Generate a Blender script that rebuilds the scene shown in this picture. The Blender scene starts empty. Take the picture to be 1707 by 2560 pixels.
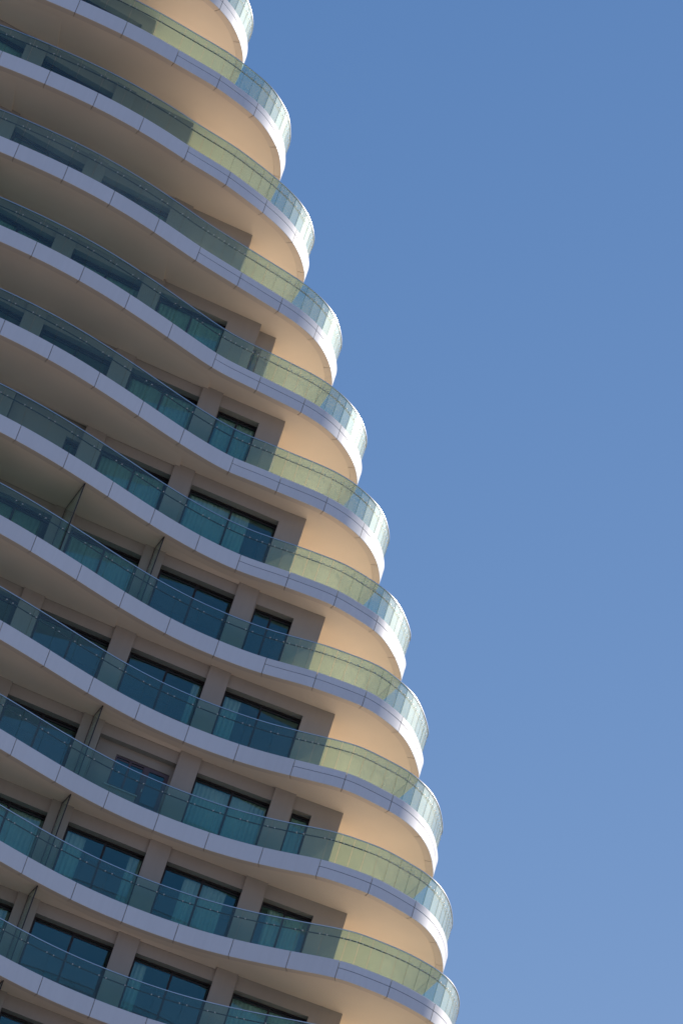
import bpy, bmesh, math, random
import numpy as np
from mathutils import Matrix, Vector
from mathutils.geometry import tessellate_polygon
random.seed(7)
SC = bpy.context.scene
C = SC.collection
PI = math.pi

# ------------------------------------------------------------------ camera
PITCH, ROLL = math.radians(30.0), math.radians(18.266)
EYE = 1.6
cam_d = bpy.data.cameras.new('camera')
cam = bpy.data.objects.new('camera', cam_d)
C.objects.link(cam)
fw = Vector((0, math.cos(PITCH), math.sin(PITCH)))
up0 = Vector((0, -math.sin(PITCH), math.cos(PITCH)))
rt = math.cos(ROLL) * Vector((1, 0, 0)) + math.sin(ROLL) * up0
up = -math.sin(ROLL) * Vector((1, 0, 0)) + math.cos(ROLL) * up0
cam.matrix_world = Matrix(((rt.x, up.x, -fw.x, 0), (rt.y, up.y, -fw.y, 0), (rt.z, up.z, -fw.z, EYE), (0, 0, 0, 1)))
cam_d.sensor_fit = 'VERTICAL'
cam_d.sensor_height = 36.0
cam_d.lens = 7910.71 / 2560 * 36.0
cam_d.clip_end = 20000
cam_d.clip_start = 0.5
SC.camera = cam

# ------------------------------------------------------------------ sky, sun, exposure
SUN_AZ, SUN_EL = math.radians(58.5), math.radians(32)      # azimuth from +Y towards +X
w = bpy.data.worlds.new('World'); SC.world = w; w.use_nodes = True
nt = w.node_tree; nt.nodes.clear()
sky = nt.nodes.new('ShaderNodeTexSky'); sky.sky_type = 'NISHITA'; sky.sun_disc = False
sky.sun_elevation = SUN_EL; sky.sun_rotation = SUN_AZ
sky.altitude = 0; sky.air_density = 1.35; sky.dust_density = 0.25; sky.ozone_density = 6.0
bg = nt.nodes.new('ShaderNodeBackground'); bg.inputs[1].default_value = 0.120
ow = nt.nodes.new('ShaderNodeOutputWorld')
sep = nt.nodes.new('ShaderNodeSeparateColor'); com = nt.nodes.new('ShaderNodeCombineColor')
nt.links.new(sky.outputs[0], sep.inputs[0])
for ch, (gain, ex) in enumerate(((.86, 1.15), (1.10, .78), (1.93, .54))):     # evens out the gradient of the clear sky
    pw_ = nt.nodes.new('ShaderNodeMath'); pw_.operation = 'POWER'; pw_.inputs[1].default_value = ex
    mu_ = nt.nodes.new('ShaderNodeMath'); mu_.operation = 'MULTIPLY'; mu_.inputs[1].default_value = gain
    nt.links.new(sep.outputs[ch], pw_.inputs[0]); nt.links.new(pw_.outputs[0], mu_.inputs[0]); nt.links.new(mu_.outputs[0], com.inputs[ch])
nt.links.new(com.outputs[0], bg.inputs[0]); nt.links.new(bg.outputs[0], ow.inputs[0])
sd = bpy.data.lights.new('sun', 'SUN'); sun = bpy.data.objects.new('sun', sd); C.objects.link(sun)
sd.energy = 4.6; sd.angle = math.radians(0.55); sd.color = (1.0, 0.89, 0.77)
sdir = Vector((math.sin(SUN_AZ) * math.cos(SUN_EL), math.cos(SUN_AZ) * math.cos(SUN_EL), math.sin(SUN_EL)))
sun.rotation_euler = sdir.to_track_quat('Z', 'Y').to_euler()
sun.location = (60, 40, 120)
SC.view_settings.view_transform = 'Standard'
SC.view_settings.look = 'None'
SC.view_settings.exposure = 0.0
SC.view_settings.gamma = 1.0
SC.cycles.transparent_max_bounces = 24
SC.cycles.max_bounces = 10
SC.cycles.diffuse_bounces = 5
SC.cycles.glossy_bounces = 4
SC.cycles.sample_clamp_indirect = 6

# ------------------------------------------------------------------ materials
def new_mat(name):
    m = bpy.data.materials.new(name); m.use_nodes = True
    n = m.node_tree; n.nodes.clear()
    out = n.nodes.new('ShaderNodeOutputMaterial')
    return m, n, out
def principled(name, col,  rough=0.6, metal=0.0, var=0.06, scale=0.6, bump=0.0, bscale=40, spec=0.5, streak=0.0, island=0.0):
    m, n, out = new_mat(name)
    b = n.nodes.new('ShaderNodeBsdfPrincipled')
    b.inputs['Roughness'].default_value = rough
    b.inputs['Metallic'].default_value = metal
    b.inputs['Specular IOR Level'].default_value = spec
    tc = n.nodes.new('ShaderNodeNewGeometry')
    nz = n.nodes.new('ShaderNodeTexNoise'); nz.inputs['Scale'].default_value = scale; nz.inputs['Detail'].default_value = 6
    n.links.new(tc.outputs['Position'], nz.inputs['Vector'])
    mr = n.nodes.new('ShaderNodeMapRange'); mr.inputs[1].default_value = .3; mr.inputs[2].default_value = .7
    mr.inputs[3].default_value = 1 - var; mr.inputs[4].default_value = 1 + var
    n.links.new(nz.outputs[0], mr.inputs[0])
    mul = n.nodes.new('ShaderNodeVectorMath'); mul.operation = 'SCALE'
    mul.inputs[0].default_value = col
    fac = mr.outputs[0]
    if streak:
        mp = n.nodes.new('ShaderNodeMapping'); mp.inputs['Scale'].default_value = (5, 5, .25)
        n.links.new(tc.outputs['Position'], mp.inputs['Vector'])
        n2 = n.nodes.new('ShaderNodeTexNoise'); n2.inputs['Scale'].default_value = 1.6; n2.inputs['Detail'].default_value = 5
        n.links.new(mp.outputs[0], n2.inputs['Vector'])
        m2 = n.nodes.new('ShaderNodeMapRange'); m2.inputs[1].default_value = .35; m2.inputs[2].default_value = .65
        m2.inputs[3].default_value = 1 - streak; m2.inputs[4].default_value = 1 + streak * .5
        n.links.new(n2.outputs[0], m2.inputs[0])
        mm = n.nodes.new('ShaderNodeMath'); mm.operation = 'MULTIPLY'
        n.links.new(fac, mm.inputs[0]); n.links.new(m2.outputs[0], mm.inputs[1]); fac = mm.outputs[0]
    if island:                               # each cladding panel has its own slight tone
        ir = n.nodes.new('ShaderNodeMapRange'); ir.inputs[3].default_value = 1 - island; ir.inputs[4].default_value = 1 + island
        n.links.new(tc.outputs['Random Per Island'], ir.inputs[0])
        im = n.nodes.new('ShaderNodeMath'); im.operation = 'MULTIPLY'
        n.links.new(fac, im.inputs[0]); n.links.new(ir.outputs[0], im.inputs[1]); fac = im.outputs[0]
    n.links.new(fac, mul.inputs['Scale'])
    n.links.new(mul.outputs[0], b.inputs['Base Color'])
    if bump:
        bn = n.nodes.new('ShaderNodeTexNoise'); bn.inputs['Scale'].default_value = bscale; bn.inputs['Detail'].default_value = 4
        n.links.new(tc.outputs['Position'], bn.inputs['Vector'])
        bp = n.nodes.new('ShaderNodeBump'); bp.inputs['Strength'].default_value = bump; bp.inputs['Distance'].default_value = .02
        n.links.new(bn.outputs[0], bp.inputs['Height']); n.links.new(bp.outputs[0], b.inputs['Normal'])
    n.links.new(b.outputs[0], out.inputs[0])
    return m
def glass_mat(name, tint, refl=1.0, rough=0.02, dust=0.03, base=0.04, dustcol=(.8, .86, .82), var=True, haze=0.0, tl=.5, gcol=(1, 1, 1), dust_sun_veil=False, tcol=None):
    """architectural glass: tinted transparency, Schlick reflection, thin dust"""
    m, n, out = new_mat(name)
    tr = n.nodes.new('ShaderNodeBsdfTransparent'); tr.inputs[0].default_value = (*tint, 1)
    gl = n.nodes.new('ShaderNodeBsdfGlossy'); gl.inputs['Roughness'].default_value = rough
    gl.inputs[0].default_value = (*gcol, 1)
    lw = n.nodes.new('ShaderNodeLayerWeight'); lw.inputs[0].default_value = .5
    pw = n.nodes.new('ShaderNodeMath'); pw.operation = 'POWER'; pw.inputs[1].default_value = 5
    n.links.new(lw.outputs['Facing'], pw.inputs[0])
    mr = n.nodes.new('ShaderNodeMapRange'); mr.inputs[3].default_value = base * refl; mr.inputs[4].default_value = min(1, refl)
    n.links.new(pw.outputs[0], mr.inputs[0])
    mx = n.nodes.new('ShaderNodeMixShader'); n.links.new(mr.outputs[0], mx.inputs[0])
    n.links.new(tr.outputs[0], mx.inputs[1]); n.links.new(gl.outputs[0], mx.inputs[2])
    if haze:                                  # smear plus imitated sun glow, a broad lobe about the mirror direction
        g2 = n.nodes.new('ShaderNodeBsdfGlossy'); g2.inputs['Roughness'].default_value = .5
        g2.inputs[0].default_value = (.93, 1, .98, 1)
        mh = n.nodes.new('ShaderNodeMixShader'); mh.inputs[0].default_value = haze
        if dust_sun_veil:
            at = n.nodes.new('ShaderNodeAttribute'); at.attribute_name = 'dust_sun_veil'
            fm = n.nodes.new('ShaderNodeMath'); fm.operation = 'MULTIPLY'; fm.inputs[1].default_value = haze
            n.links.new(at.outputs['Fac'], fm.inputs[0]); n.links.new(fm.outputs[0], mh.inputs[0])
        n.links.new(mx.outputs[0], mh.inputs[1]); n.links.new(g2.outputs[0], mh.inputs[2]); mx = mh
    df = n.nodes.new('ShaderNodeBsdfDiffuse'); df.inputs[0].default_value = (*dustcol, 1)
    tn = n.nodes.new('ShaderNodeBsdfTranslucent'); tn.inputs[0].default_value = (*(tcol or dustcol), 1)
    md = n.nodes.new('ShaderNodeMixShader'); md.inputs[0].default_value = tl
    n.links.new(df.outputs[0], md.inputs[1]); n.links.new(tn.outputs[0], md.inputs[2])
    m3 = n.nodes.new('ShaderNodeMixShader'); m3.inputs[0].default_value = dust
    if var:
        g = n.nodes.new('ShaderNodeNewGeometry')
        nz = n.nodes.new('ShaderNodeTexNoise'); nz.inputs['Scale'].default_value = .9; nz.inputs['Detail'].default_value = 7
        n.links.new(g.outputs['Position'], nz.inputs['Vector'])
        r2 = n.nodes.new('ShaderNodeMapRange'); r2.inputs[1].default_value = .3; r2.inputs[2].default_value = .75
        r2.inputs[3].default_value = dust * .5; r2.inputs[4].default_value = dust * 1.7
        n.links.new(nz.outputs[0], r2.inputs[0])
        if dust_sun_veil:
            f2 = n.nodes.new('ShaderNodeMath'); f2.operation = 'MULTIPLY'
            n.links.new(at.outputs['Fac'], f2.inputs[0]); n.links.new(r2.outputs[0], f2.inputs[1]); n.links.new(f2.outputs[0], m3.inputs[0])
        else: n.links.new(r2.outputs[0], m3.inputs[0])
    n.links.new(mx.outputs[0], m3.inputs[1]); n.links.new(md.outputs[0], m3.inputs[2])
    n.links.new(m3.outputs[0], out.inputs[0])
    return m

M = {}
M['fascia'] = principled('white_aluminium_cladding', (.69, .75, .82), rough=.5, metal=.06, var=.02, scale=.5, streak=.02, spec=.25, island=.035)
M['soffit'] = principled('painted_soffit_plaster', (.86, .72, .59), rough=.85, var=.05, scale=.35, bump=.05, bscale=6, streak=0)
M['flange'] = principled('painted_drip_flange', (.74, .62, .52), rough=.75, var=.03)
M['wall'] = principled('taupe_wall_plaster', (.375, .345, .31), rough=.9, var=.05, scale=.7, bump=.15, bscale=30, streak=.02)
M['tile'] = principled('pale_terrace_tile', (.90, .80, .65), rough=.6, var=.06, scale=1.5)
M['end'] = principled('cream_bounce_paint', (.88, .78, .62), rough=.9, var=.04, streak=.04)  # unseen end wall, colour brightened to bounce sunlight onto the soffits
M['steel'] = principled('brushed_steel_rail', (.62, .64, .68), rough=.28, metal=.9, var=.03)
M['rod'] = principled('dark_steel_rod', (.07, .065, .06), rough=.45, metal=.3, var=.05)
M['clamp'] = principled('polished_clamp_steel', (.55, .54, .50), rough=.5, metal=.3, var=.02)
M['frame'] = principled('dark_bronze_window_frame', (.035, .03, .035), rough=.45, metal=.4, var=.08)
M['frame2'] = principled('mauve_grey_frame', (.12, .09, .11), rough=.5, metal=.3, var=.05)
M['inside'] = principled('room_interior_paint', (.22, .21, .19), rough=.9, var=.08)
M['curtain'] = principled('cream_sheer_curtain', (.50, .66, .56), rough=.95, var=.08, scale=3)
M['glass'] = glass_mat('tinted_balustrade_glass', (.715, .885, .85), refl=1.0, rough=.025, dust=.15, base=.045, haze=.055, dustcol=(.90, .95, .90), tcol=(1, .90, .62), tl=.7, dust_sun_veil=True)
M['glassedge'] = glass_mat('green_glass_edge', (.30, .45, .42), refl=.6, rough=.2, dust=.25, dustcol=(.35, .5, .46), var=False)
M['pane'] = glass_mat('coated_window_glass', (.72, .80, .80), refl=1.0, rough=.015, dust=.003, base=.15, gcol=(.35, .9, .95))
M['screen'] = glass_mat('green_privacy_glass', (.62, .76, .70), refl=1.0, rough=.05, dust=.10, base=.06)
M['ground'] = principled('sunlit_sandy_ground', (.26, .23, .20), rough=.95, var=.25, scale=.02)

# ------------------------------------------------------------------ mesh helpers
def link_obj(name, me, parent=None):
    o = bpy.data.objects.new(name, me); C.objects.link(o)
    if parent: o.parent = parent
    return o
class MB:
    def __init__(s): s.v = []; s.f = []; s.m = []; s.sm = []
    def quad(s, a, b, c, d, mi=0, sm=False):
        i = len(s.v); s.v += [a, b, c, d]; s.f.append((i, i+1, i+2, i+3)); s.m.append(mi); s.sm.append(sm)
    def prism(s, pts, z0, z1, mi=0):
        """vertical prism over a convex plan polygon given anticlockwise"""
        n = len(pts); i = len(s.v)
        s.v += [(x, y, z0) for x, y in pts] + [(x, y, z1) for x, y in pts]
        s.f.append(tuple(i+j for j in range(n))[::-1]); s.f.append(tuple(i+n+j for j in range(n)))
        for j in range(n):
            k = (j+1) % n; s.f.append((i+j, i+k, i+n+k, i+n+j))
        s.m += [mi]*(n+2); s.sm += [False]*(n+2)
    def strip(s, A, B, mi=0, sm=True):
        """ribbon between two polylines of 3D points, own vertices"""
        i = len(s.v); n = len(A); s.v += list(A) + list(B)
        for j in range(n-1):
            s.f.append((i+j, i+j+1, i+n+j+1, i+n+j)); s.m.append(mi); s.sm.append(sm)
    def build(s, name, mats, parent=None):
        me = bpy.data.meshes.new(name); me.from_pydata([tuple(map(float, q)) for q in s.v], [], s.f)
        for m in mats: me.materials.append(m)
        me.polygons.foreach_set('material_index', s.m); me.polygons.foreach_set('use_smooth', s.sm)
        me.update()
        return link_obj(name, me, parent)

# ------------------------------------------------------------------ plan of the tower
H = 3.3
Z0 = 50.4807 + EYE
def ZF(k): return Z0 - k * H                   # underside of slab k
TH = 0.60                                      # fascia height
YB = [89.74, 89.53, 89.32, 89.13, 88.96, 88.81, 88.69, 88.6, 88.53, 88.5, 88.48, 88.49, 88.52, 88.57, 88.63, 88.7, 88.78, 88.87, 88.97, 89.08, 89.21, 89.36, 89.53, 89.72, 89.93, 90.16, 90.42, 90.68, 90.96, 91.24, 91.54, 91.83, 92.11, 92.37, 92.61, 92.82, 93.01, 93.16, 93.28, 93.37, 93.44, 93.48, 93.51, 93.5, 93.47, 93.4, 93.3, 93.17, 93.02, 92.86, 92.68, 92.5, 92.32, 92.14, 91.96, 91.79]
XB = [-22 + .5 * i for i in range(len(YB))]
# per floor: start of the rounded nose, x of its tip, y of its tip, plan points between
CAP = {-6: (-13.0, -8.49, 93.0, [(-10.12, 89.9), (-9.64, 90.38), (-9.27, 90.78), (-8.96, 91.35), (-8.74, 91.84), (-8.61, 92.33)]),
 -5: (-10.52, -5.86, 94.4, [(-8.77, 90.33), (-7.55, 91.06), (-7.11, 91.35), (-6.75, 91.85), (-6.42, 92.36), (-6.14, 92.91), (-6.01, 93.6)]),
 -4: (-9.03, -3.83, 95.3, [(-7.46, 91.03), (-5.93, 91.98), (-5.07, 92.64), (-4.54, 93.29), (-4.21, 93.94), (-4.02, 94.49)]),
 -3: (-7.49, -1.67, 96.3, [(-5.94, 91.92), (-4.34, 92.62), (-3.56, 92.98), (-2.77, 93.61), (-2.29, 94.3), (-1.98, 95.02), (-1.81, 95.69)]),
 -2: (-5.76, 0.3, 96.8, [(-4.02, 92.75), (-2.22, 93.24), (-1.36, 93.70), (-0.66, 94.4), (-0.18, 95.2), (0.07, 95.85)]),
 -1: (-4.05, 2.12, 97.15, [(-3.28, 93.02), (-2.29, 93.2), (-0.73, 93.4), (-0.36, 93.53), (0.46, 93.97), (1.21, 94.7), (1.58, 95.34), (1.84, 96.01)]),
 0: (-2.75, 3.89, 97.3, [(-1.08, 93.36), (0.74, 93.51), (2.46, 94.38), (2.98, 95.1), (3.42, 95.97)]),
 1: (-0.83, 5.44, 97.4, [(0.94, 93.28), (2.89, 93.45), (4.03, 94.3), (4.54, 94.99), (4.97, 95.96)]),
 2: (1.1, 6.84, 97.5, [(2.97, 92.94), (4.89, 93.62), (5.54, 94.21), (6.03, 94.90), (6.42, 95.85), (6.65, 96.78)]),
 3: (2.86, 8.02, 97.3, [(4.76, 92.77), (6.53, 93.68), (7.08, 94.38), (7.48, 95.22), (7.7, 95.88), (7.83, 96.5)]),
 4: (4.35, 8.89, 97.2, [(6.26, 92.41), (7.35, 92.9), (7.91, 93.31), (8.35, 94.0), (8.68, 95.0), (8.82, 96.0)])}
def shifted(c, dx, dy, start): return (start, c[1]+dx, c[2]+dy, [(a+dx, b+dy) for a, b in c[3]])
CAP[-7] = shifted(CAP[-6], -2.8, -.75, -15.3)
CAP[5] = shifted(CAP[4], .6, -.1, 5.0)
CAP[6] = shifted(CAP[4], .9, -.15, 5.3)
ENDX = {-7: -15.2, -6: -11.96, -5: -9.41, -4: -6.10, -3: -4.12, -2: -2.83, -1: -1.06, 0: .61, 1: 1.92, 2: 3.17, 3: 4.26, 4: 5.05, 5: 5.7, 6: 6.0}
KMIN, KMAX = -7, 6
DS = .1
def arclen(P): return np.r_[0, np.cumsum(np.hypot(*np.diff(P, axis=0).T))]
def plan_curve(k):
    st, X, yt, cp = CAP[k]
    near = [(x, y) for x, y in zip(XB, YB) if x < st + .3]
    cap = [c for c in cp if c[0] > near[-1][0] + .3]
    c1 = near + cap + [(X, yt)]
    mir = [(x - .02, yt + 1.5 * (yt - y)) for x, y in c1[::-1][1:] if x > st - 1]
    mir.append((-22, mir[-1][1] + .3))
    P = np.array(c1 + mir)
    d = arclen(P); t = np.arange(0, d[-1], DS)
    Q = np.stack([np.interp(t, d, P[:, i]) for i in (0, 1)], -1)
    for s in (.42,):
        ww = np.exp(-.5 * (np.arange(-20, 21) * DS / s) ** 2); ww /= ww.sum()
        for i in (0, 1):
            e = np.r_[2*Q[0, i] - Q[20:0:-1, i], Q[:, i], 2*Q[-1, i] - Q[-2:-22:-1, i]]
            Q[:, i] = np.convolve(e, ww, 'valid')
    return Q
class Path:
    def __init__(s, Q):
        s.Q = Q; s.d = arclen(Q)
        T = np.gradient(Q, axis=0); T /= np.hypot(T[:, 0], T[:, 1])[:, None]
        s.N = np.stack([T[:, 1], -T[:, 0]], -1)        # outward
        s.L = s.d[-1]
    def at(s, t, inset=0.0):
        p = np.array([np.interp(t, s.d, s.Q[:, i]) for i in (0, 1)])
        n = np.array([np.interp(t, s.d, s.N[:, i]) for i in (0, 1)]); n /= np.hypot(*n)
        return p - n * inset, n
    def run(s, a, b, inset, step):
        n = max(1, int(math.ceil((b-a)/step)))
        return [s.at(a + (b-a)*i/n, inset)[0] for i in range(n+1)]
PATHS = {k: Path(plan_curve(k)) for k in range(KMIN, KMAX+1)}
NEARJ = [-21.2, -19.5, -17.77, -16.02, -14.27, -12.5, -10.78, -9.09, -7.46, -5.91, -4.24, -2.51, -.79, 1.0, 2.81, 4.45]
WX = [(-24, 88.2), (-18.35, 89.8), (-15.2, 90.85), (-11.65, 92.1), (-8.38, 93.0), (-5.16, 93.63), (-1.79, 94.2), (1.51, 94.55), (5.05, 94.85), (12, 95.4)]
def W(x, off=0.0): return float(np.interp(x, [a for a, b in WX], [b for a, b in WX])) + off
COLR = [-18.35, -15.0, -11.65, -8.37, -5.16, -1.79, 1.51]
CW = .72

# ------------------------------------------------------------------ ground
def build_ground():
    mb = MB(); R = 6000
    mb.quad((-R, -R, 0), (R, -R, 0), (R, R, 0), (-R, R, 0))
    o = mb.build('ground', [M['ground']]); o['kind'] = 'structure'
build_ground()

tower = bpy.data.objects.new('apartment_tower', None); C.objects.link(tower)
tower.location = (0, 0, 0)
tower['label'] = 'white apartment tower with stacked wavy balconies, teal glass railings and rounded ends against clear sky'
tower['category'] = 'building'

# ------------------------------------------------------------------ balcony slabs with fascia, rails and glass
def joints(k):
    P = PATHS[k]; st = CAP[k][0]
    nearest = min(NEARJ, key=lambda a: abs(a-st)) if abs(min(NEARJ, key=lambda a: abs(a-st))-st) < .25 else st
    half = int(np.argmax(P.Q[:, 0]))
    def t_of(x): return float(np.interp(x, P.Q[:half, 0], P.d[:half]))
    js = [t_of(x) for x in NEARJ if x < nearest - .5] + [t_of(st)]
    t0 = js[-1]; tip = P.d[half]
    n_start = len(js) - 1
    while js[-1] + 1.75 < P.L - .5: js.append(js[-1] + 1.75)
    return js, n_start, tip
def slab(k):
    P = PATHS[k]; z = ZF(k)
    js, ns, tip = joints(k)
    # slab body
    bot = [P.at(t, .27)[0] for t in np.arange(0, P.L, .2)]
    top = [P.at(t, .11)[0] for t in np.arange(0, P.L, .2)]
    def ngon(pts, zz):
        tri = tessellate_polygon([[Vector((a, b, 0)) for a, b in pts]])
        return tri
    mb = MB(); n = len(bot)
    mb.v += [(a, b, z + .006) for a, b in bot] + [(a, b, z + TH - .02) for a, b in top]
    for t in ngon(bot, z): mb.f.append(tuple(t)); mb.m.append(0); mb.sm.append(False)
    for t in ngon(top, z): mb.f.append(tuple(n+i for i in t)); mb.m.append(1); mb.sm.append(False)
    for j in range(n):
        q = (j+1) % n; mb.f.append((j, q, n+q, n+j)); mb.m.append(0); mb.sm.append(False)
    s = mb.build('balcony_slab', [M['soffit'], M['tile']], tower)
    # consistent normals
    bm = bmesh.new(); bm.from_mesh(s.data); bmesh.ops.recalc_face_normals(bm, faces=bm.faces); bm.to_mesh(s.data); bm.free()
    # fascia panels
    mb = MB(); g = .010
    ends = [0.0] + js + [P.L]
    for i, (a, b) in enumerate(zip(ends, ends[1:])):
        cap = i > ns
        prof = [(.262, -.004), (.012, -.004), (0, .008)]
        if cap: prof += [(0, .342), (.06, .342), (.06, .366), (0, .366)]
        prof += [(0, TH-.01), (.01, TH), (.12, TH)]
        lines = []
        for ins, hh in prof:
            lines.append([(x, y, z + hh) for x, y in P.run(a+g, b-g, ins, .11)])
        for q, (l0, l1) in enumerate(zip(lines, lines[1:])): mb.strip(l0, l1, 1 if q == 0 else 0)
    mb.build('fascia', [M['fascia'], M['flange']], s)
    # glass balustrade
    zb = z + TH - .03; zt = z + TH + 1.08; INS = .14
    cuts = []
    for i, (a, b) in enumerate(zip(ends, ends[1:])):
        m = 4 if i > ns else 2
        cuts += [a + (b-a)*q/m for q in range(m)]
    cuts.append(ends[-1])
    gb = MB(); clamps = MB(); dust_sun_veil = []; tcap = js[ns]
    rodh = z + TH + .85
    def disc(mb, c, n, r, t0, t1, seg=7):
        tx = np.array([-n[1], n[0]])
        A = []; B = []
        for q in range(seg):
            an = 2*PI*q/seg; o = tx*math.cos(an)*r; dz = math.sin(an)*r
            A.append((c[0]+n[0]*t0+o[0], c[1]+n[1]*t0+o[1], c[2]+dz)); B.append((c[0]+n[0]*t1+o[0], c[1]+n[1]*t1+o[1], c[2]+dz))
        i = len(mb.v); mb.v += A + B
        mb.f.append(tuple(range(i, i+seg))); mb.f.append(tuple(range(i+seg, i+2*seg))[::-1]); mb.m += [0, 0]; mb.sm += [False]*2
        for q in range(seg):
            r2 = (q+1) % seg; mb.f.append((i+q, i+seg+q, i+seg+r2, i+r2)); mb.m.append(0); mb.sm.append(False)
    for a, b in zip(cuts, cuts[1:]):
        if b - a < .08: continue
        pa, na = P.at(a, INS); pb, nb = P.at(b, INS)
        d = pb - pa; L = np.hypot(*d); d /= L; nn = np.array([d[1], -d[0]])
        pa = pa + d*.006; pb = pb - d*.006; th = .009
        j1, j2 = random.uniform(-.005, .005), random.uniform(-.005, .005); pa = pa + nn*j1; pb = pb + nn*j2
        q = [pa + nn*th, pb + nn*th, pb - nn*th, pa - nn*th]
        i = len(gb.v)
        gb.v += [(x, y, zb) for x, y in q] + [(x, y, zt) for x, y in q]
        for fc, mi in (((0, 1, 5, 4), 0), ((2, 3, 7, 6), 0), ((1, 2, 6, 5), 1), ((3, 0, 4, 7), 1), ((3, 2, 1, 0), 1), ((4, 5, 6, 7), 1)):
            gb.f.append(tuple(i+v for v in fc)); gb.m.append(mi); gb.sm.append(False)
        fl = .09 + .91 * min(1, max(0, (a - tcap - .6) / 2.4))          # paler veil on the rounded end imitates sunlit glass
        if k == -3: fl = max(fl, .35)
        dust_sun_veil += [fl * random.uniform(.8, 1.2)] * 6
        wide = b - a > .6
        offs = (.12, L-.12) if wide else (.1, L-.1)
        if a > tip + 6: continue
        for o in offs:
            c = pa + d*o
            disc(clamps, (c[0], c[1], rodh - .034), nn, .023, .024, .0095)
            disc(clamps, (c[0], c[1], rodh - .030), nn, .009, -.0095, -.108, 5)
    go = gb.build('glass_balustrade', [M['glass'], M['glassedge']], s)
    go.data.attributes.new('dust_sun_veil', 'FLOAT', 'FACE').data.foreach_set('value', dust_sun_veil)
    # handrail (flat cap following the glass)
    hr = MB()
    pr = [(INS-.024, zt+.002), (INS-.024, zt+.028), (INS+.024, zt+.028), (INS+.024, zt+.002), (INS-.024, zt+.002)]
    ls = [[(x, y, zz) for x, y in P.run(0, P.L, ins, .12)] for ins, zz in pr]
    for l0, l1 in zip(ls, ls[1:]): hr.strip(l0, l1)
    hr.build('handrail', [M['steel']], s)
    # inner mid rail with clamps
    mr = MB(); r = .021; lines = []
    endt = min(P.L, tip + 6)
    for q in range(9):
        an = -2*PI*q/8
        lines.append([(x, y, rodh + math.sin(an)*r) for x, y in P.run(0, endt, .245 + math.cos(an)*r, .12)])
    i0 = len(mr.v); n = len(lines[0])
    for l in lines[:8]: mr.v += l
    for q in range(8):
        a0 = i0 + q*n; b0 = i0 + ((q+1) % 8)*n
        for j in range(n-1): mr.f.append((a0+j, a0+j+1, b0+j+1, b0+j)); mr.m.append(0); mr.sm.append(True)
    base = len(mr.v); mr.v += clamps.v
    mr.f += [tuple(base+v for v in fc) for fc in clamps.f]; mr.m += [1]*len(clamps.f); mr.sm += [False]*len(clamps.f)
    mr.build('mid_rail', [M['rod'], M['clamp']], s)
for k in range(KMIN, KMAX+1): slab(k)

# ------------------------------------------------------------------ storey walls, windows, columns
def wbox(mb, x0, x1, o0, o1, z0, z1, mi=0):
    xs = [x0] + [a for a, b in WX if x0 + .01 < a < x1 - .01] + [x1]
    for a, b in zip(xs, xs[1:]):
        mb.prism([(a, W(a, o0)), (b, W(b, o0)), (b, W(b, o1)), (a, W(a, o1))], z0, z1, mi)
WALL, REV = .10, .43          # face of the infill wall / window plane, behind the column faces
def curtain(parent, x0, x1, z0, z1, off):
    mb = MB(); n = max(8, int((x1-x0)/.035)); ph = random.random()*9
    A = []; B = []
    for i in range(n+1):
        x = x0 + (x1-x0)*i/n
        o = off + .06*math.sin(i*1.5+ph) + .03*math.sin(i*.37+ph*2)
        A.append((x, W(x, o), z0)); B.append((x + .01*math.sin(i*.8), W(x, o*.3 + off*.7), z1))
    mb.strip(A, B)
    return mb.build('curtain', [M['curtain']], parent)
def window(x0, x1, z0, z1, mull=None, off=REV, cur=(), mat='frame', panes=None):
    """sliding window: outer frame, head track, mullions > panes, curtains"""
    fr = MB(); w_ = .055; dp = .09
    mull = [(x0+x1)/2] if mull is None else mull
    wbox(fr, x0, x0+w_, off, off+dp, z0, z1); wbox(fr, x1-w_, x1, off, off+dp, z0, z1)
    wbox(fr, x0+w_, x1-w_, off, off+dp, z1-.06, z1); wbox(fr, x0+w_, x1-w_, off, off+dp, z0, z0+.07)
    wbox(fr, x0+w_, x1-w_, off+.03, off+dp+.02, z1-.14, z1-.085)
    for m in mull: wbox(fr, m-.035, m+.035, off+.004, off+dp-.004, z0+.07, z1-.06)
    f = fr.build('window', [M[mat]], tower)
    xs = [x0+w_] + list(mull) + [x1-w_]
    for i, (a, b) in enumerate(zip(xs, xs[1:])):
        pn = MB(); o = off + .035 + .02*(i % 2)
        pn.quad((a, W(a, o), z0+.07), (b, W(b, o+random.uniform(-.004, .004)), z0+.07), (b, W(b, o+random.uniform(-.004, .004)), z1-.06), (a, W(a, o), z1-.06))
        pn.build('pane', [M['pane']], f)
    for a, b in cur: curtain(f, a, b, z0+.03, z1-.12, off+.17)
    return f
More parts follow.
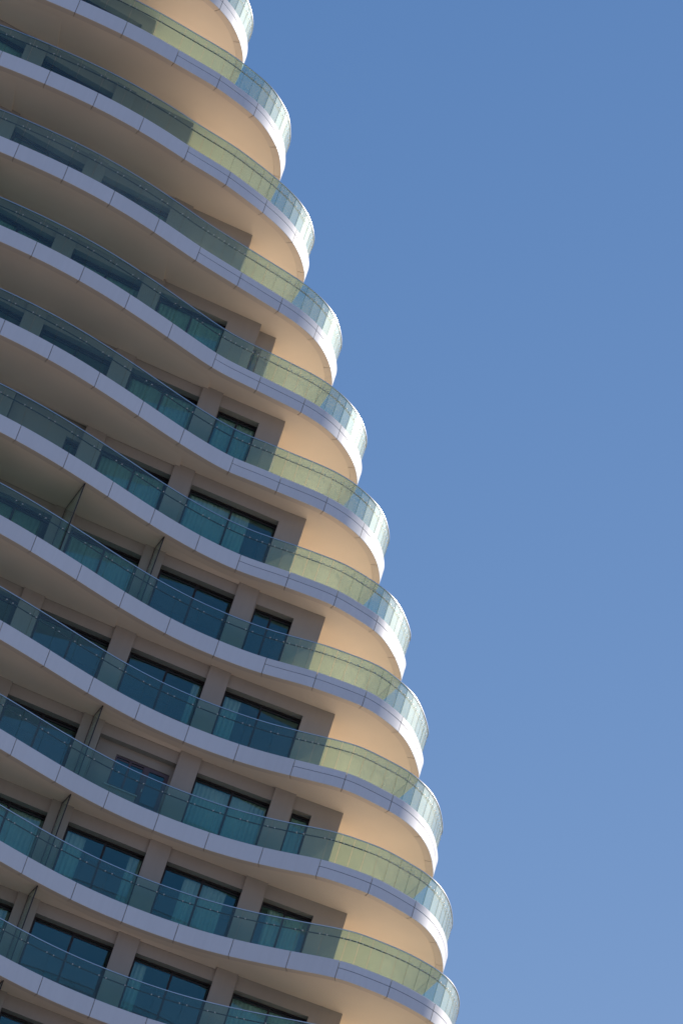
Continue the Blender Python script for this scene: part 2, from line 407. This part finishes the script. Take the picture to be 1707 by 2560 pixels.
# spans per storey: (x0, x1, kind, extra)
def col_ok(i, k):
    top = {6: 2, 5: 0, 4: -3, 3: -4, 2: -5, 1: -6, 0: -7}[i]
    return k >= top
FULL = {}
CUR = {(3, 5): [(.25, .85)], (4, 6): [(0, .9)], (1, 5): [(0, .25)], (1, 4): [(.84, 1)], (4, 5): [(0, .2)],   # (storey, bay index) -> fraction spans covered by curtains
    (0, 3): [(0, 1)], (-1, 3): [(0, .95)], (-1, 4): [(0, .72)], (2, 5): [(0, 1)], (3, 4): [(0, .28), (.8, 1)], (-2, 3): [(0, 1)], (-2, 4): [(0, 1)],
    (-3, 3): [(0, 1)], (3, 3): [(0, 1)], (2, 6): [(0, 1)], (-3, 1): [(0, 1)], (-3, 2): [(0, 1)], (-5, 0): [(0, 1)], (-1, 2): [(0, .4)], (0, 2): [(.1, .9)], (4, 3): [(.3, 1)], (3, 6): [(.12, .9)],
    (1, 2): [(0, .4)], (-4, 2): [(0, 1)], (-4, 0): [(0, .5)]}
LAST = {4: (1.53, 4.03, None), 3: (1.53, 3.23, [2.34]), 2: (1.55, 2.19, []), 1: (-1.79, .91, [-.49]), 0: (-1.75, -.40, [-1.14]), -1: (-5.13, -1.93, [-3.57]), -2: (-5.14, -3.67, None),
        5: (1.53, 4.6, None)}
def storey(k):
    z1 = ZF(k) + .01; z0 = ZF(k+1) + TH - .03
    zt = ZF(k) - .47
    E = ENDX[k]
    mb = MB(); wins = []
    def solid(a, b, o=WALL): wbox(mb, a, b, o, o+.55, z0, z1)
    def opening(a, b, mull, key, sill=None, top=None, o=WALL):
        t = ZF(k) - top if top else zt
        wbox(mb, a, b, o, o+.55, t, z1)
        if sill: wbox(mb, a, b, o, o+.55, z0, ZF(k)-sill)
        wz0 = (ZF(k)-sill) if sill else z0
        cur = [(a + (b-a)*p0 + .06, a + (b-a)*p1 - .06) for p0, p1 in CUR.get(key, [])]
        wins.append((a, b, wz0, t, mull, o + REV - WALL, cur))
    x = -23.0
    edges = [c for i, c in enumerate(COLR) if c < E - .3]
    cursor = None
    # left of first column
    solid(-24, COLR[0] - CW)
    for i, c in enumerate(COLR):
        if c - CW > E: break
        # pier behind column i
        ce = min(c, E)
        lastbay = (k in LAST and abs(LAST[k][0] - c) < .2)
        nxt = COLR[i+1] if i+1 < len(COLR) else 99
        if lastbay:
            solid(c-CW, LAST[k][0])
            opening(LAST[k][0], LAST[k][1], LAST[k][2], (k, i))
            solid(LAST[k][1], E); break
        if k == -3 and i == 4:
            solid(c-CW+.0, -4.74)
            wbox(mb, -4.74, -4.45, .55, 1.0, ZF(k)-.65, z1); wbox(mb, -4.74, -4.45, .55, 1.0, z0, ZF(k)-2.0); wbox(mb, -4.45, E, .55, 1.0, z0, z1)
            window(-4.74, -4.45, ZF(k)-2.0, ZF(k)-.65, [], .8)
            break
        if nxt - CW > E - .2:
            solid(c-CW, E); break
        solid(c-CW, c)
        a, b = c, nxt - CW
        if k == 2 and i == 4:
            wbox(mb, a, b, WALL, .5, zt, z1)                                   # beam in front of the recessed wall
            o = .42
            wbox(mb, a, -4.47, o, o+.3, z0, zt+.02); wbox(mb, -2.62, b, o, o+.3, z0, zt+.02)
            wbox(mb, -4.47, -2.62, o, o+.3, ZF(k)-.80, zt+.02); wbox(mb, -4.47, -3.44, o, o+.3, z0, ZF(k)-1.92)
            fw_ = window(-4.47, -3.44, ZF(k)-1.92, ZF(k)-.80, None, o+.05, (), 'frame2')
            sl = MB(); wbox(sl, -4.55, -3.40, o-.05, o+.02, ZF(k)-1.96, ZF(k)-1.923); sl.build('sill', [M['clamp']], fw_)
            dr = MB(); wbox(dr, -3.44, -3.28, o+.04, o+.12, z0, ZF(k)-.80); wbox(dr, -2.76, -2.62, o+.04, o+.12, z0, ZF(k)-.80)
            wbox(dr, -3.28, -2.76, o+.04, o+.12, ZF(k)-.93, ZF(k)-.80); wbox(dr, -3.28, -2.76, o+.04, o+.12, z0, z0+.14)
            d = dr.build('door', [M['frame2']], tower)
            pn = MB(); pn.quad((-3.28, W(-3.28, o+.08), z0+.14), (-2.76, W(-2.76, o+.08), z0+.14), (-2.76, W(-2.76, o+.08), ZF(k)-.93), (-3.28, W(-3.28, o+.08), ZF(k)-.93)); pn.build('pane', [M['pane']], d)
            hd = MB(); wbox(hd, -3.335, -3.31, o-.01, o+.039, z0+1.0, z0+1.12); hd.build('handle', [M['clamp']], d)
        elif k == -1 and i == 2:
            wbox(mb, a, -9.63, .3, .65, z0, z1); wbox(mb, -9.14, b, .3, .65, z0, z1)
            wbox(mb, -9.63, -9.14, .3, .65, ZF(k)-.66, z1); wbox(mb, -9.63, -9.14, .3, .65, z0, ZF(k)-2.1)
            window(-9.63, -9.14, ZF(k)-2.1, ZF(k)-.66, [], .5)
        else:
            opening(a, b, None, (k, i))
    # end wall turning back from the corner
    cap = CAP[k]; yb = cap[2] + 1.5*(cap[2]-W(E)) - .6
    ys = W(E, WALL) if k != -3 else W(E, .55)
    mb.prism([(E-.35, ys+.56), (E, ys+.56), (E, yb), (E-.35, yb)], z0, z1, 1)
    mb.prism([(E-.35, ys+.3), (E-.001, ys+.3), (E-.001, ys+.561), (E-.35, ys+.561)], z0+.002, z1-.002)
    mb.prism([(-24, yb-.3), (E-.351, yb-.3), (E-.351, yb), (-24, yb)], z0, z1)
    o = mb.build('wall', [M['wall'], M['end']], tower)
    # room partition wall
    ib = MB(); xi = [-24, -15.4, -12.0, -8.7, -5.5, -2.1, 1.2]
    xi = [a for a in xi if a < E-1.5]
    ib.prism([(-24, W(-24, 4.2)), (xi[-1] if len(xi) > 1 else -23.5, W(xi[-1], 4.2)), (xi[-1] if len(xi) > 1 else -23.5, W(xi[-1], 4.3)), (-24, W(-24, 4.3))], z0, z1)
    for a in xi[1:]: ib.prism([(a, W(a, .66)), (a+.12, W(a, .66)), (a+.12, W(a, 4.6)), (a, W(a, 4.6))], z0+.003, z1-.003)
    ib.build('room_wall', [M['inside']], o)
    for wn in wins: window(wn[0], wn[1], wn[2], wn[3], wn[4], wn[5], wn[6])
for k in range(KMIN, KMAX): storey(k)
for i, c in enumerate(COLR):
    top = {6: 2, 5: 0, 4: -2, 3: -4, 2: -5, 1: -6, 0: -7}[i]
    mb = MB()
    wbox(mb, c-CW, c, 0, WALL-.002, ZF(KMAX), ZF(top)+.02)
    wbox(mb, c-CW, c, WALL-.002, WALL+.3, ZF(KMAX)+.01, ZF(top)+.015)
    mb.build('column', [M['wall']], tower)

# glass privacy screens standing between neighbouring balconies
def screen(i, k, dx=-.33):
    x = COLR[i] + dx - .06; P = PATHS[k]
    half = int(np.argmax(P.Q[:, 0]))
    ye = float(np.interp(x, P.Q[:half, 0], P.Q[:half, 1])) + .34
    ye = max(ye, float(np.interp(x, PATHS[k+1].Q[:half, 0], PATHS[k+1].Q[:half, 1])) + .30)
    yw = W(x) - .002; z1 = ZF(k); z0 = ZF(k+1) + TH
    mb = MB(); b = .017; sk = .24                       # square to the facade, which runs slightly skew
    def bx(m, y0, y1, za, zb_, t=b):
        xa, xb = x + sk*(yw-y0), x + sk*(yw-y1)
        m.prism([(xa-t, y0), (xa+t, y0), (xb+t, y1), (xb-t, y1)], za, zb_)
    bx(mb, ye, yw, z1-.06, z1-.001); bx(mb, ye, ye+.035, z0, z1-.06); bx(mb, yw-.04, yw, z0, z1-.06)
    s = mb.build('privacy_screen', [M['frame']], tower)
    pn = MB(); t = .012
    bx(pn, ye+.035, yw-.04, z0, z1-.06, t)
    pn.build('pane', [M['screen']], s)
for i, k in ((1, -3), (2, 0), (3, 0), (4, 0), (4, 2), (4, 3), (4, 4), (4, 5)): screen(i, k)

# soffit panels that fall gently towards the wall and stop at a step
def soffit_panel(k, x1, x0=-23.5, drop=.085):
    P = PATHS[k]; half = int(np.argmax(P.Q[:, 0]))
    xs = np.linspace(x0, x1, 60)
    near = [(x, float(np.interp(x + .12*(x > x1-.01), P.Q[:half, 0], P.Q[:half, 1])) + .62, ZF(k) + .003) for x in xs]
    far = [(x, W(x) + .08, ZF(k) - drop) for x in xs]
    mb = MB(); mb.strip(near, far)
    a, b = near[-1], far[-1]
    i = len(mb.v); mb.v += [a, b, (b[0], b[1], ZF(k) + .01)]; mb.f.append((i, i+1, i+2)); mb.m.append(0); mb.sm.append(False)
    mb.build('soffit_panel', [M['soffit']], tower)
for k, x in ((-5, -14.72), (-4, -15.3), (-3, -8.45), (-2, -5.72), (-1, -5.72), (0, -2.52), (1, -5.9), (2, -2.52), (4, .76)): soffit_panel(k, x, drop=.085 if k < 0 else .06)

# body of the tower below the balconies in view, down to the ground
def lower():
    P = PATHS[6]; mb = MB()
    pts = [P.at(t, 1.6)[0] for t in np.arange(0, P.L, .5)]
    n = len(pts); zt = ZF(6) + .3
    mb.v += [(a, b, -.5) for a, b in pts] + [(a, b, zt) for a, b in pts]
    for j in range(n):
        q = (j+1) % n; mb.f.append((j, q, n+q, n+j)); mb.m.append(0); mb.sm.append(False)
    mb.build('lower_storeys', [M['wall']], tower)
lower()
